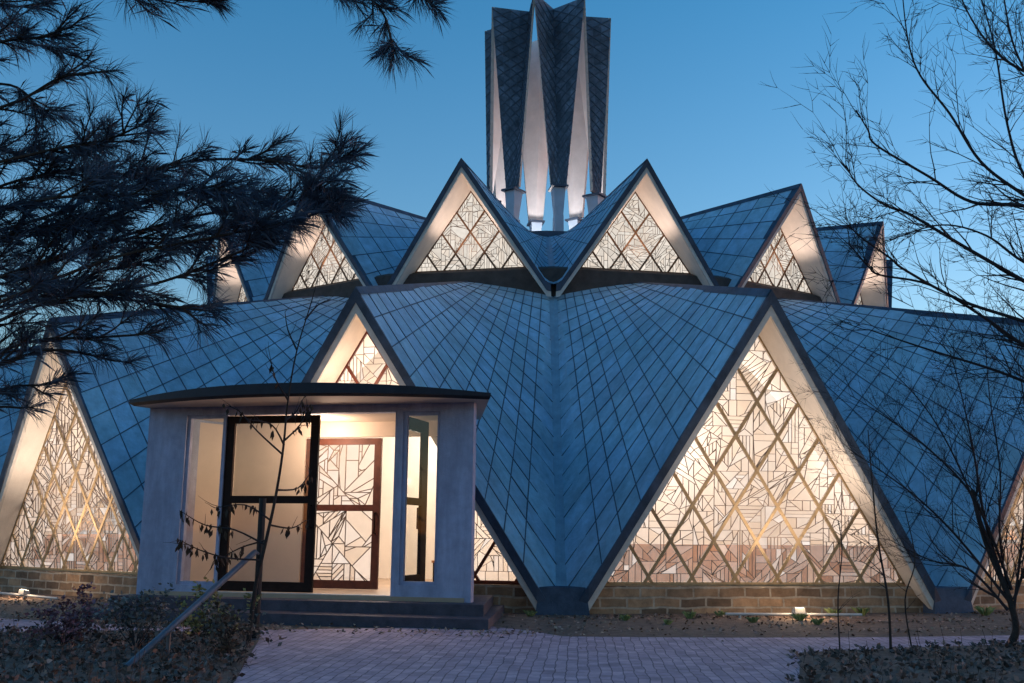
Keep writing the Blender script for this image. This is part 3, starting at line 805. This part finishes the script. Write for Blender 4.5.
def limb_tree(name, label, cat, group, base, trunk_pts, limbs, seed, trunk_r, limb_r, twig_len, depth, kids, matn='twig', per=7, up=.03, sidebias=None):
    o = thing(name, label, cat, base, group); b = V3(base); rng = random.Random(seed)
    tr = MB(); tp = smooth_path(trunk_pts, 5); n = len(tp)
    tr.tube([p - b for p in tp], [lerp(trunk_r, trunk_r * .45, i / n) for i in range(n)], 10); tr.build('trunk', 'bark', o, smooth=True)
    br = MB()
    for L in limbs:
        P = smooth_path(L, 6); m = len(P)
        r0 = limb_r * rng.uniform(.75, 1.1); rr = [lerp(r0, .004, (i / (m - 1)) ** .8) for i in range(m)]
        br.tube([p - b for p in P], rr, 6, cap=False)
        for _ in range(per):
            i = rng.randint(2, m - 1); d = (P[i] - P[i - 1]).normalized(); side = d.cross(rnd_dir(rng)).normalized()
            nd = (d * rng.uniform(.6, 1.1) + side * rng.uniform(.4, .8) + UPV * rng.uniform(-.05, .25)).normalized()
            twig(br, P[i] - b, nd, twig_len * rng.uniform(.45, 1.0), max(rr[i] * .55, .004), rng, depth, up, .14, kids)
    br.build('branches', matn, o)
    return o

# bare tree at the right, trunk outside the frame
bd = 7.6
tb = V3(at(1150, 420, bd)); tb.z = 0
trk = [tb, at(1145, 400, bd), at(1120, 250, bd), at(1110, 120, bd), at(1080, -60, bd), at(1050, -220, bd)]
W = lambda L, d0, d1: [at(x, y, lerp(d0, d1, i / (len(L) - 1))) for i, (x, y) in enumerate(L)]
limbs = [W([(1132, 330), (1080, 312), (1024, 281), (963, 246), (911, 215), (885, 205), (858, 185), (846, 165)], bd, 7.0),
         W([(1120, 250), (1070, 225), (1024, 195), (981, 162), (950, 114), (920, 75), (908, 40), (902, -10)], bd, 7.8),
         W([(1128, 290), (1075, 225), (1024, 206), (972, 202), (928, 176), (876, 145), (868, 130), (856, 110)], bd, 7.3),
         W([(1112, 250), (1060, 215), (1024, 175), (1007, 123), (994, 44), (975, -20)], bd, 8.0),
         W([(1112, 190), (1065, 150), (1035, 90), (1012, 40), (1000, -30)], bd, 7.4),
         W([(1112, 150), (1060, 90), (1005, 60), (972, 20), (950, -30)], bd, 7.9),
         W([(1140, 400), (1080, 372), (1024, 345), (985, 318), (930, 285), (880, 275), (868, 266), (850, 245)], bd, 7.2),
         W([(1136, 370), (1080, 340), (1020, 320), (960, 300), (905, 270), (890, 258), (862, 238), (848, 225)], bd, 7.0),
         W([(1140, 420), (1070, 400), (1000, 372), (930, 350), (870, 330)], bd, 7.6),
         W([(1130, 320), (1080, 285), (1024, 262), (985, 235), (940, 225), (890, 240)], bd, 7.9)]
limb_tree('bare_tree', 'leafless tree reaching thin branches in from the right edge across the sky', 'tree', None, tb, trk, limbs, 5, .13, .020, .52, 2, (2, 5), 'twig', 22, .03)

# multi-stemmed bare bush in front of the right pier
bb = on_ground(1010, 645); b0 = math.hypot(bb.x - CAM.x, bb.y - CAM.y)
limbs = [W([(1012, 600), (990, 545), (965, 480), (940, 430), (915, 395), (880, 360)], b0, b0 - .2),
         W([(1006, 590), (985, 520), (975, 460), (965, 410), (950, 350)], b0, b0 + .2),
         W([(1012, 610), (1000, 540), (1000, 470), (990, 400), (985, 340)], b0, b0 + .3),
         W([(1014, 610), (1022, 540), (1030, 470), (1024, 400), (1015, 350)], b0, b0 - .1),
         W([(1008, 600), (960, 540), (920, 500), (880, 470), (850, 450)], b0, b0 - .3),
         W([(1008, 610), (970, 570), (930, 560), (890, 540)], b0, b0 + .3),
         W([(1012, 590), (975, 500), (930, 450), (890, 420), (850, 395)], b0, b0 + .1),
         W([(1014, 600), (1040, 520), (1060, 440), (1070, 380)], b0, b0)]
limb_tree('bare_bush', 'bare multi-stemmed bush with dense twigs in front of the right-hand pier', 'bush', None, bb,
          [bb, at(1016, 628, b0), at(1008, 595, b0), at(985, 540, b0), at(972, 490, b0)], limbs, 8, .048, .022, .85, 3, (2, 4), 'twig', 22, .05)

# thin saplings
def sapling(px, py, tops, label, seed, r=.016, leafy=False, group='thin saplings before the church', tw=.55, per=6, depth=1):
    g = on_ground(px, py); d0 = math.hypot(g.x - CAM.x, g.y - CAM.y)
    o = thing('sapling', label, 'sapling', g, group); rng = random.Random(seed)
    P = smooth_path([g] + [at(x, y, d0) for x, y in tops], 5); n = len(P)
    m_ = MB(); rr = [lerp(r, .005, i / (n - 1)) for i in range(n)]; m_.tube([p - g for p in P], rr, 7); m_.build('trunk', 'bark', o)
    br = MB(); tips = []
    for _ in range(per):
        i = rng.randint(n // 4, n - 1); d = (P[i] - P[i - 1]).normalized()
        side = V3((rng.choice((-1, 1)) * rng.uniform(.5, 1), rng.uniform(-.5, .5), 0))
        twig(br, P[i] - g, (d * .6 + side * .8).normalized(), tw * rng.uniform(.5, 1.1), max(rr[i] * .5, .004), rng, depth, .03, .16, (2, 3), tips)
    br.build('branches', 'twig', o)
    if leafy:
        lf = MB()
        for p, d in tips:
            for _ in range(rng.randint(0, 4)):
                q = p + rnd_dir(rng) * .06; L = rng.uniform(.06, .11); dn = (V3((0, 0, -1)) + rnd_dir(rng) * .5).normalized(); sd = dn.cross(rnd_dir(rng)).normalized() * .016
                nb = dn.cross(sd).normalized() * .012; g_ = rng.uniform(.6, 1.6)
                lf.face([q, q + dn * L * .4 + sd + nb, q + dn * L, q + dn * L * .55 - sd], 0, (g_, g_, g_, 1))
        lf.build('leaves', 'leafdry', o)
    return o
def leafy_sapling():
    g = on_ground(248, 645); d0 = math.hypot(g.x - CAM.x, g.y - CAM.y); rng = random.Random(21)
    o = thing('sapling', 'staked sapling with a few dry hanging leaves before the porch doors', 'sapling', g)
    w = lambda L, dd: [at(x, y, d0 + dd * i / (len(L) - 1)) for i, (x, y) in enumerate(L)]
    P = smooth_path([g] + w([(255, 590), (265, 545), (275, 500), (283, 450), (288, 400), (297, 350), (312, 300), (322, 262)], 0), 4); n = len(P)
    m_ = MB(); m_.tube([p - g for p in P], [lerp(.030, .004, (i / (n - 1)) ** .7) for i in range(n)], 8); m_.build('trunk', 'bark', o, smooth=True)
    br, lf = MB(), MB()
    for L, dd, nl in (([(265, 545), (235, 530), (205, 525), (182, 512)], .5, 16), ([(262, 560), (228, 558), (200, 550), (180, 540)], -.4, 15), ([(270, 520), (245, 505), (215, 508)], .3, 9),
                      ([(283, 455), (258, 432), (240, 412), (226, 405)], .4, 5), ([(285, 440), (300, 425), (310, 405)], -.3, 8), ([(277, 490), (298, 488), (312, 470)], .3, 7),
                      ([(286, 420), (296, 412), (305, 395)], .2, 4), ([(288, 400), (276, 380), (272, 365)], -.3, 3), ([(270, 525), (292, 528), (306, 520)], .4, 7), ([(297, 350), (288, 330), (285, 312)], .2, 0), ([(305, 320), (318, 305), (330, 300)], .2, 0),
                      ([(267, 540), (240, 548), (215, 562)], .6, 10), ([(284, 445), (272, 425), (250, 420)], -.5, 4)):
        Q = smooth_path(w(L, dd), 4); m = len(Q); br.tube([p - g for p in Q], [lerp(.013, .0035, i / (m - 1)) for i in range(m)], 5, cap=False)
        for _ in range(3):
            i = rng.randint(2, m - 1); d = (Q[i] - Q[i - 1]).normalized()
            twig(br, Q[i] - g, d + rnd_dir(rng) * .8, rng.uniform(.12, .3), .005, rng, 0, .03, .2)
        for _ in range(int(nl * 1.9)):
            q = Q[rng.randint(m // 3, m - 1)] - g + rnd_dir(rng) * .04; L_ = rng.uniform(.07, .13); dn = (V3((0, 0, -1)) + rnd_dir(rng) * .45).normalized()
            sd = dn.cross(rnd_dir(rng)).normalized() * .02; nb = dn.cross(sd).normalized() * .014; g_ = rng.uniform(.5, 1.3)
            lf.face([q, q + dn * L_ * .4 + sd + nb, q + dn * L_, q + dn * L_ * .55 - sd], 0, (g_, g_, g_, 1))
    br.build('branches', 'twig', o); lf.build('leaves', 'leafdry', o)
leafy_sapling()
sapling(891, 655, [(888, 600), (878, 540), (872, 480), (868, 430)], 'tall thin bare sapling standing in the bed left of the bare bush', 22, .016, per=9)
sapling(840, 652, [(838, 600), (842, 550), (838, 520)], 'short whip-like sapling at the left end of the right-hand bed', 23, .009, tw=.35, per=5)
sapling(912, 650, [(905, 600), (915, 560), (905, 510)], 'slim forked sapling between the tall sapling and the bare bush', 24, .010, tw=.4, per=6)

# pine at the left: trunk outside the frame, boughs hang into view
def pine():
    d0 = 5.4
    base = V3(at(-190, 500, d0)); base.z = 0
    o = thing('pine_tree', 'dark pine with long-needled boughs hanging over the left side of the view', 'tree', base); rng = random.Random(77)
    m_ = MB(); m_.tube([V3((0, 0, -.2)), V3((.05, 0, 3)), V3((.0, .05, 7)), V3((.05, 0, 11))], [.24, .2, .15, .04], 12); m_.build('trunk', 'pinebark', o, smooth=True)
    br, nd = MB(), MB()
    def cluster(p, d, n, L):
        g0 = rng.uniform(.6, 1.4)
        for _ in range(n):
            v = (d * rng.uniform(.6, 1.4) + rnd_dir(rng) * .72).normalized(); ln = L * rng.uniform(.7, 1.15)
            q = p - d * rng.uniform(0, .07)
            s = v.cross(rnd_dir(rng)).normalized() * .0011
            mid = q + v * ln * .55 + rnd_dir(rng) * .004; e = q + v * ln - UPV * ln * .12
            nd.face([q - s, q + s, mid + s, e, mid - s], 0, (g0, g0, g0, 1))
    def bough(L, ds, dens, tl=.36, r=.009):
        P0 = [at(x, y, lerp(ds[0], ds[1], i / (len(L) - 1))) for i, (x, y) in enumerate(L)]
        st = base + V3((0, 0, max(1.2, P0[0].z - .25)))
        P = smooth_path([st] + P0, 6); m = len(P); rr = [lerp(r, .005, i / (m - 1)) for i in range(m)]
        br.tube([p - base for p in P], rr, 6, cap=False)
        tot = sum((P[i + 1] - P[i]).length for i in range(6, m - 1)); cnt = int(tot * dens * .85)
        items = [(m - 1, True)] + [(rng.randint(7, m - 1), False) for _ in range(cnt)]
        for i, tip in items:
            d = (P[i] - P[i - 1]).normalized(); side = (d.cross(rnd_dir(rng))).normalized(); side.z *= .55
            v = d if tip else (d * rng.uniform(.5, 1.1) + side * rng.uniform(.4, .9)).normalized()
            f = .55 + .45 * (1 - (i / m)); ln = tl * rng.uniform(.35, 1.0) * (f if not tip else .5)
            n = 5; tp = [P[i]]; dd = v
            for _ in range(n): dd = (dd + rnd_dir(rng) * .12 + UPV * .05).normalized(); tp.append(tp[-1] + dd * ln / n)
            br.tube([p - base for p in tp], [lerp(.006, .003, q / n) for q in range(n + 1)], 4, cap=False)
            cluster(tp[-1] - base, (tp[-1] - tp[-2]).normalized(), 25, .135)
            cluster(tp[-2] - base, (tp[-2] - tp[-3]).normalized(), 9, .12)
            for _ in range(2):
                q = rng.randint(1, n - 1); dv = ((tp[q] - tp[q - 1]).normalized() + rnd_dir(rng) * .75).normalized(); e = tp[q] + dv * ln * rng.uniform(.3, .5)
                br.tube([tp[q] - base, e - base], [.004, .0025], 3, cap=False); cluster(e - base, dv, 26, .125)
    A = [([(-60, 250), (60, 212), (170, 165), (260, 160), (315, 168), (345, 158)], (5.2, 4.6), 20),
         ([(-60, 300), (80, 250), (200, 215), (280, 208), (318, 190)], (5.0, 4.5), 22),
         ([(-60, 180), (50, 150), (105, 140), (135, 128)], (5.2, 4.8), 20),
         ([(-60, 130), (20, 100), (60, 78), (100, 72)], (5.3, 4.9), 9),
         ([(-60, 60), (0, 42), (35, 38), (62, 30)], (5.3, 4.9), 22),
         ([(-60, 350), (40, 305), (150, 285), (215, 262), (255, 245)], (5.0, 4.5), 20),
         ([(-60, 375), (30, 342), (90, 338), (135, 335)], (5.2, 4.9), 12),
         ([(-60, 230), (40, 200), (130, 195), (220, 190)], (4.9, 4.4), 28),
         ([(-70, 425), (-10, 408), (22, 408)], (5.2, 5.0), 6),
         ([(-60, -30), (0, 4), (30, 5)], (5.5, 5.2), 18),
         ([(-60, 290), (30, 270), (120, 240), (180, 238), (250, 222)], (5.4, 4.9), 28),
         ([(-60, 210), (20, 180), (90, 170), (150, 180)], (5.5, 5.0), 28),
         ([(-60, 320), (30, 300), (90, 275), (140, 262)], (5.5, 5.1), 28),
         ([(-60, 270), (10, 235), (70, 225), (120, 215)], (5.0, 4.7), 30),
         ([(-60, 160), (0, 150), (40, 165), (90, 150)], (5.6, 5.3), 24)]
    A += [([(-60, 330), (100, 262), (200, 240), (290, 222)], (4.8, 4.4), 14), ([(-60, 390), (10, 360), (60, 350), (110, 360)], (5.1, 4.8), 12),
          ([(-60, 260), (150, 200), (250, 190), (295, 205), (322, 212)], (5.0, 4.5), 14), ([(-60, 310), (60, 290), (130, 300), (200, 310)], (5.1, 4.7), 12),
          ([(-60, 420), (0, 390), (40, 385)], (5.3, 5.1), 10), ([(-60, 90), (10, 85), (40, 110)], (5.5, 5.2), 14)]
    for L, ds, dn in A: bough(L, ds, dn)
    for L, ds, dn in [([(-60, -120), (40, -70), (110, -20), (150, -4), (205, 2)], (5.2, 4.8), 14),
                      ([(-60, -170), (100, -120), (250, -70), (330, -25), (378, 6), (392, 42)], (5.2, 4.6), 11),
                      ([(-60, -190), (150, -150), (330, -80), (400, -25), (425, -2)], (5.2, 4.7), 7),
                      ([(-60, -190), (100, -140), (230, -80), (300, -35), (330, -12)], (5.0, 4.6), 8)]: bough(L, ds, dn, .30)
    br.build('boughs', 'pinebark', o); nd.build('needles', 'needle', o)
pine()

# far bare trees behind the church
def far_tree(i, x, y, h, label, seed):
    rng = random.Random(seed); o = thing('bare_tree', label, 'tree', (x, y, -.02), 'bare trees behind the church')
    m_ = MB(); m_.tube([(0, 0, -.3), (.1, 0, h * .3), (0, .1, h * .62), (.1, .1, h)], [h * .02, h * .015, h * .008, .01], 7); m_.build('trunk', 'bark', o)
    b_ = MB()
    for j in range(22):
        z = h * rng.uniform(.25, .9); a = rng.uniform(0, 2 * PI)
        twig(b_, V3((.05, .05, z)), V3((math.cos(a), math.sin(a), rng.uniform(.6, 1.3))), (h - z) * .5 + h * .12, h * .006, rng, 2, .05, .12, (3, 5), None, 4)
    b_.build('branches', 'twig', o)
for i, (x, y, h, lb) in enumerate([(-22, 24, 13.5, 'tall bare tree far behind the left side of the church roof'), (-17, 30, 13, 'bare tree behind the church nearest its left roof peaks'),
                                   (-28, 20, 12, 'leftmost bare tree behind the church, seen through pine boughs'), (27, 26, 12.5, 'bare tree far behind the right side of the church')]):
    far_tree(i, x, y, h, lb, 60 + i)

# ground cover in the two beds, litter, tufts
def inside(p, poly):
    c = False; j = len(poly) - 1
    for i in range(len(poly)):
        if (poly[i][1] > p[1]) != (poly[j][1] > p[1]) and p[0] < (poly[j][0] - poly[i][0]) * (p[1] - poly[i][1]) / (poly[j][1] - poly[i][1]) + poly[i][0]: c = not c
        j = i
    return c
bedR = [(2.75, -21.75), (4.0, -21.15), (5.7, -20.5), (9.5, -19.6), (10.5, -22.0), (8.0, -27.0), (2.2, -27.5), (2.2, -24.0), (2.55, -22.6)]
bedL = [(-3.5, -20.4), (-3.25, -21.4), (-3.0, -22.6), (-2.6, -24.4), (-2.5, -26.5), (-8, -27.5), (-10, -24), (-9.0, -20.8), (-7.2, -20.9), (-5.2, -20.3)]
sheet('bed_soil_right' if False else 'planting_bed', bedR, .022, 'mulch'); sheet('planting_bed', bedL, .022, 'mulch')
def cover(poly, n, hmax, seed, label, name='ground_cover'):
    rng = random.Random(seed); xs = [p[0] for p in poly]; ys = [p[1] for p in poly]; mb = MB(); c = 0
    while c < n:
        x, y = rng.uniform(min(xs), max(xs)), rng.uniform(min(ys), max(ys))
        if not inside((x, y), poly): continue
        c += 1; x += rng.gauss(0, .13); y += rng.gauss(0, .13)
        hh = hmax * (.35 + .65 * (.5 + .5 * math.sin(x * 2.3 + math.cos(y * 1.7) * 2) * math.cos(y * 2.9 + x)))
        p = V3((x, y, .02)); top = p + V3((rng.gauss(0, .05), rng.gauss(0, .05), hh * rng.uniform(.5, 1.1)))
        s = V3((rng.uniform(-1, 1), rng.uniform(-1, 1), 0)).normalized() * .003
        mb.face([p - s, p + s, top], 0, (.5, .4, .35, 1))
        for _ in range(rng.randint(3, 6)):
            q = lerp(p, top, rng.uniform(.35, 1.05)); d = rnd_dir(rng); d.z = abs(d.z) * .6; d.normalize(); L = rng.uniform(.03, .08)
            sd = d.cross(rnd_dir(rng)).normalized() * L * .3
            g = rng.choice((.4, .6, .8, 1.0, 1.0, 1.5)); w_ = rng.random()
            t = (g * 1.3, g * .9, g * .8, 1) if w_ < .3 else ((2.8, 2.4, 2.2, 1) if w_ > .985 else (g, g, g, 1))
            mb.face([q, q + d * L * .5 + sd, q + d * L, q + d * L * .5 - sd], 0, t)
    for _ in range(n // 2):
        x, y = rng.uniform(min(xs), max(xs)), rng.uniform(min(ys), max(ys))
        if not inside((x, y), poly): continue
        a_ = V3((x, y, .0)); b_ = a_ + V3((rng.gauss(0, .06), rng.gauss(0, .06), rng.uniform(.04, .12) if rng.random() < .85 else rng.uniform(.12, .40)))
        mb.tube([a_, lerp(a_, b_, .5) + rnd_dir(rng) * .02, b_], [.004, .003, .0018], 3, 0, (.7, .5, .4, 1), cap=False)
    for _ in range(n // 2):
        x, y = rng.uniform(min(xs), max(xs)), rng.uniform(min(ys), max(ys))
        if not inside((x, y), poly): continue
        p = V3((x, y, .03)); d = rnd_dir(rng); d.z *= .3; d.normalize(); L = rng.uniform(.03, .08); sd = d.cross(UPV + rnd_dir(rng) * .4).normalized() * L * .3; g = rng.uniform(.6, 2.6)
        mb.face([p, p + d * L * .5 + sd + UPV * .012, p + d * L + UPV * .006, p + d * L * .5 - sd], 0, (g * 1.25, g * .85, g * .65, 1))
    o = mb.build(name, 'ground_leaf'); setting(o, 'stuff', label, 'ground cover')
cover(bedR, 2300, .055, 31, 'dark low ground cover filling the bed at the lower right')
cover(bedL, 2600, .15, 32, 'dark leafy ground cover filling the bed at the lower left')
def litter():
    rng = random.Random(3); mb = MB()
    spots = [(rng.uniform(-3.2, 3.2), rng.choice((17.3, 17.6, 18.4, 19.6, 20.1, 20.2)) + rng.gauss(0, .15)) for _ in range(90)]
    for _ in range(11000):
        if rng.random() < .6: c_ = rng.choice(spots); k = c_[0] + rng.gauss(0, .07); r = min(max(c_[1] + rng.gauss(0, .16), 17.1), 20.8)
        else: k = rng.uniform(-3.2, 3.2); r = rng.uniform(17.1, 20.3) if rng.random() < .97 else rng.uniform(20.3, 22)
        p = pol(r, k, .03 if r < 20.3 else .022); d = rnd_dir(rng); d.z *= .35; d.normalize(); s = d.cross(UPV + rnd_dir(rng) * .4).normalized() * .02; L = rng.uniform(.03, .075)
        g = rng.uniform(.4, 1.5); mb.face([p, p + d * L * .5 + s + UPV * .01, p + d * L + UPV * .008, p + d * L * .5 - s], 0, (g, g * rng.uniform(.85, 1.05), g, 1))
    setting(mb.build('leaf_litter', 'litter'), 'stuff', 'brown fallen leaves scattered over the planting strip along the church wall', 'leaf litter')
litter()
def tuft(px, py, h, n, label, seed, grp='green tufts by the church wall'):
    rng = random.Random(seed); g = on_ground(px, py); mb = MB()
    for _ in range(n):
        a = rng.uniform(0, 2 * PI); o = V3((math.cos(a), math.sin(a), 0)) * rng.uniform(0, .05); lean = V3((math.cos(a), math.sin(a), 0)) * rng.uniform(.15, .9)
        hh = h * rng.uniform(.5, 1.1); m1 = o + lean * hh * .35 + UPV * hh * .6; e = o + lean * hh + UPV * hh * .75; s = V3((-math.sin(a), math.cos(a), 0)) * .007
        gg = rng.uniform(.6, 1.3); mb.face([o - s, o + s, m1 + s, e, m1 - s], 0, (gg, gg, gg * rng.uniform(.7, 1.0), 1))
    o = mb.build('grass_tuft', 'tuft'); o.location = (g.x, g.y, .02); tag(o, label, 'grass tuft', grp)
for i, (x, y, h, n, lb) in enumerate([(608, 613, .30, 60, 'spiky green tuft just right of the middle pier'), (648, 614, .26, 55, 'green tuft against the stone base, second from the middle pier'),
        (690, 620, .15, 50, 'low tuft left of the white floodlight'), (800, 622, .13, 50, 'low tuft just right of the white floodlight'), (835, 618, .17, 60, 'leafy tuft below the right part of the big window'),
        (862, 617, .17, 60, 'leafy tuft near the foot of the right-hand pier'), (985, 617, .2, 50, 'green tuft to the right of the right-hand pier'), (720, 618, .12, 40, 'small tuft in front of the floodlight pipe'), (625, 622, .12, 40, 'low tuft between the two spiky tufts right of the middle pier'), (752, 624, .11, 45, 'flat tuft directly in front of the white floodlight box'), (818, 626, .12, 50, 'tuft near the path edge right of the floodlight'), (668, 626, .10, 40, 'short tuft near the path edge left of the floodlight pipe'), (530, 618, .12, 40, 'short tuft between the porch steps and the middle pier')]):
    tuft(x, y, h, n, lb, 400 + i)
def shrub(px, py, h, r, label, seed, tint, n=900):
    rng = random.Random(seed); g = on_ground(px, py); o = thing('shrub', label, 'shrub', g, 'low shrubs in the lower left bed')
    st, lf = MB(), MB()
    tips = []
    for _ in range(9):
        a = rng.uniform(0, 2 * PI); twig(st, V3((0, 0, 0)), V3((math.cos(a) * .7, math.sin(a) * .7, rng.uniform(.6, 1.4))), h * rng.uniform(.7, 1.1), .008, rng, 2, .05, .15, (2, 4), tips)
    for _ in range(n):
        p, d = rng.choice(tips); q = p + rnd_dir(rng) * rng.uniform(0, r * .35); v = rnd_dir(rng); v.z = abs(v.z) * .5; v.normalize(); L = rng.uniform(.03, .065); s = v.cross(rnd_dir(rng)).normalized() * L * .33
        gg = rng.uniform(.5, 1.4); lf.face([q, q + v * L * .5 + s, q + v * L, q + v * L * .5 - s], 0, (gg * tint[0], gg * tint[1], gg * tint[2], 1))
    st.build('stems', 'twig', o); lf.build('leaves', 'ground_leaf', o)
shrub(205, 645, .42, .30, 'rounded yellow-green shrub below the handrail', 501, (1.9, 2.2, .9))
shrub(135, 650, .42, .34, 'grey-green shrub at the lower end of the handrail', 502, (1.0, 1.3, 1.4))
shrub(62, 648, .38, .34, 'purplish shrub at the left of the lower left bed', 503, (1.5, .9, 1.3))
shrub(235, 665, .34, .30, 'dark shrub at the corner of the bed beside the walk', 504, (.9, .9, .8))
shrub(88, 588, .55, .14, 'small dark seedling against the lit window left of the porch', 505, (.4, .4, .4), 60)
print('built', len(bpy.data.objects))
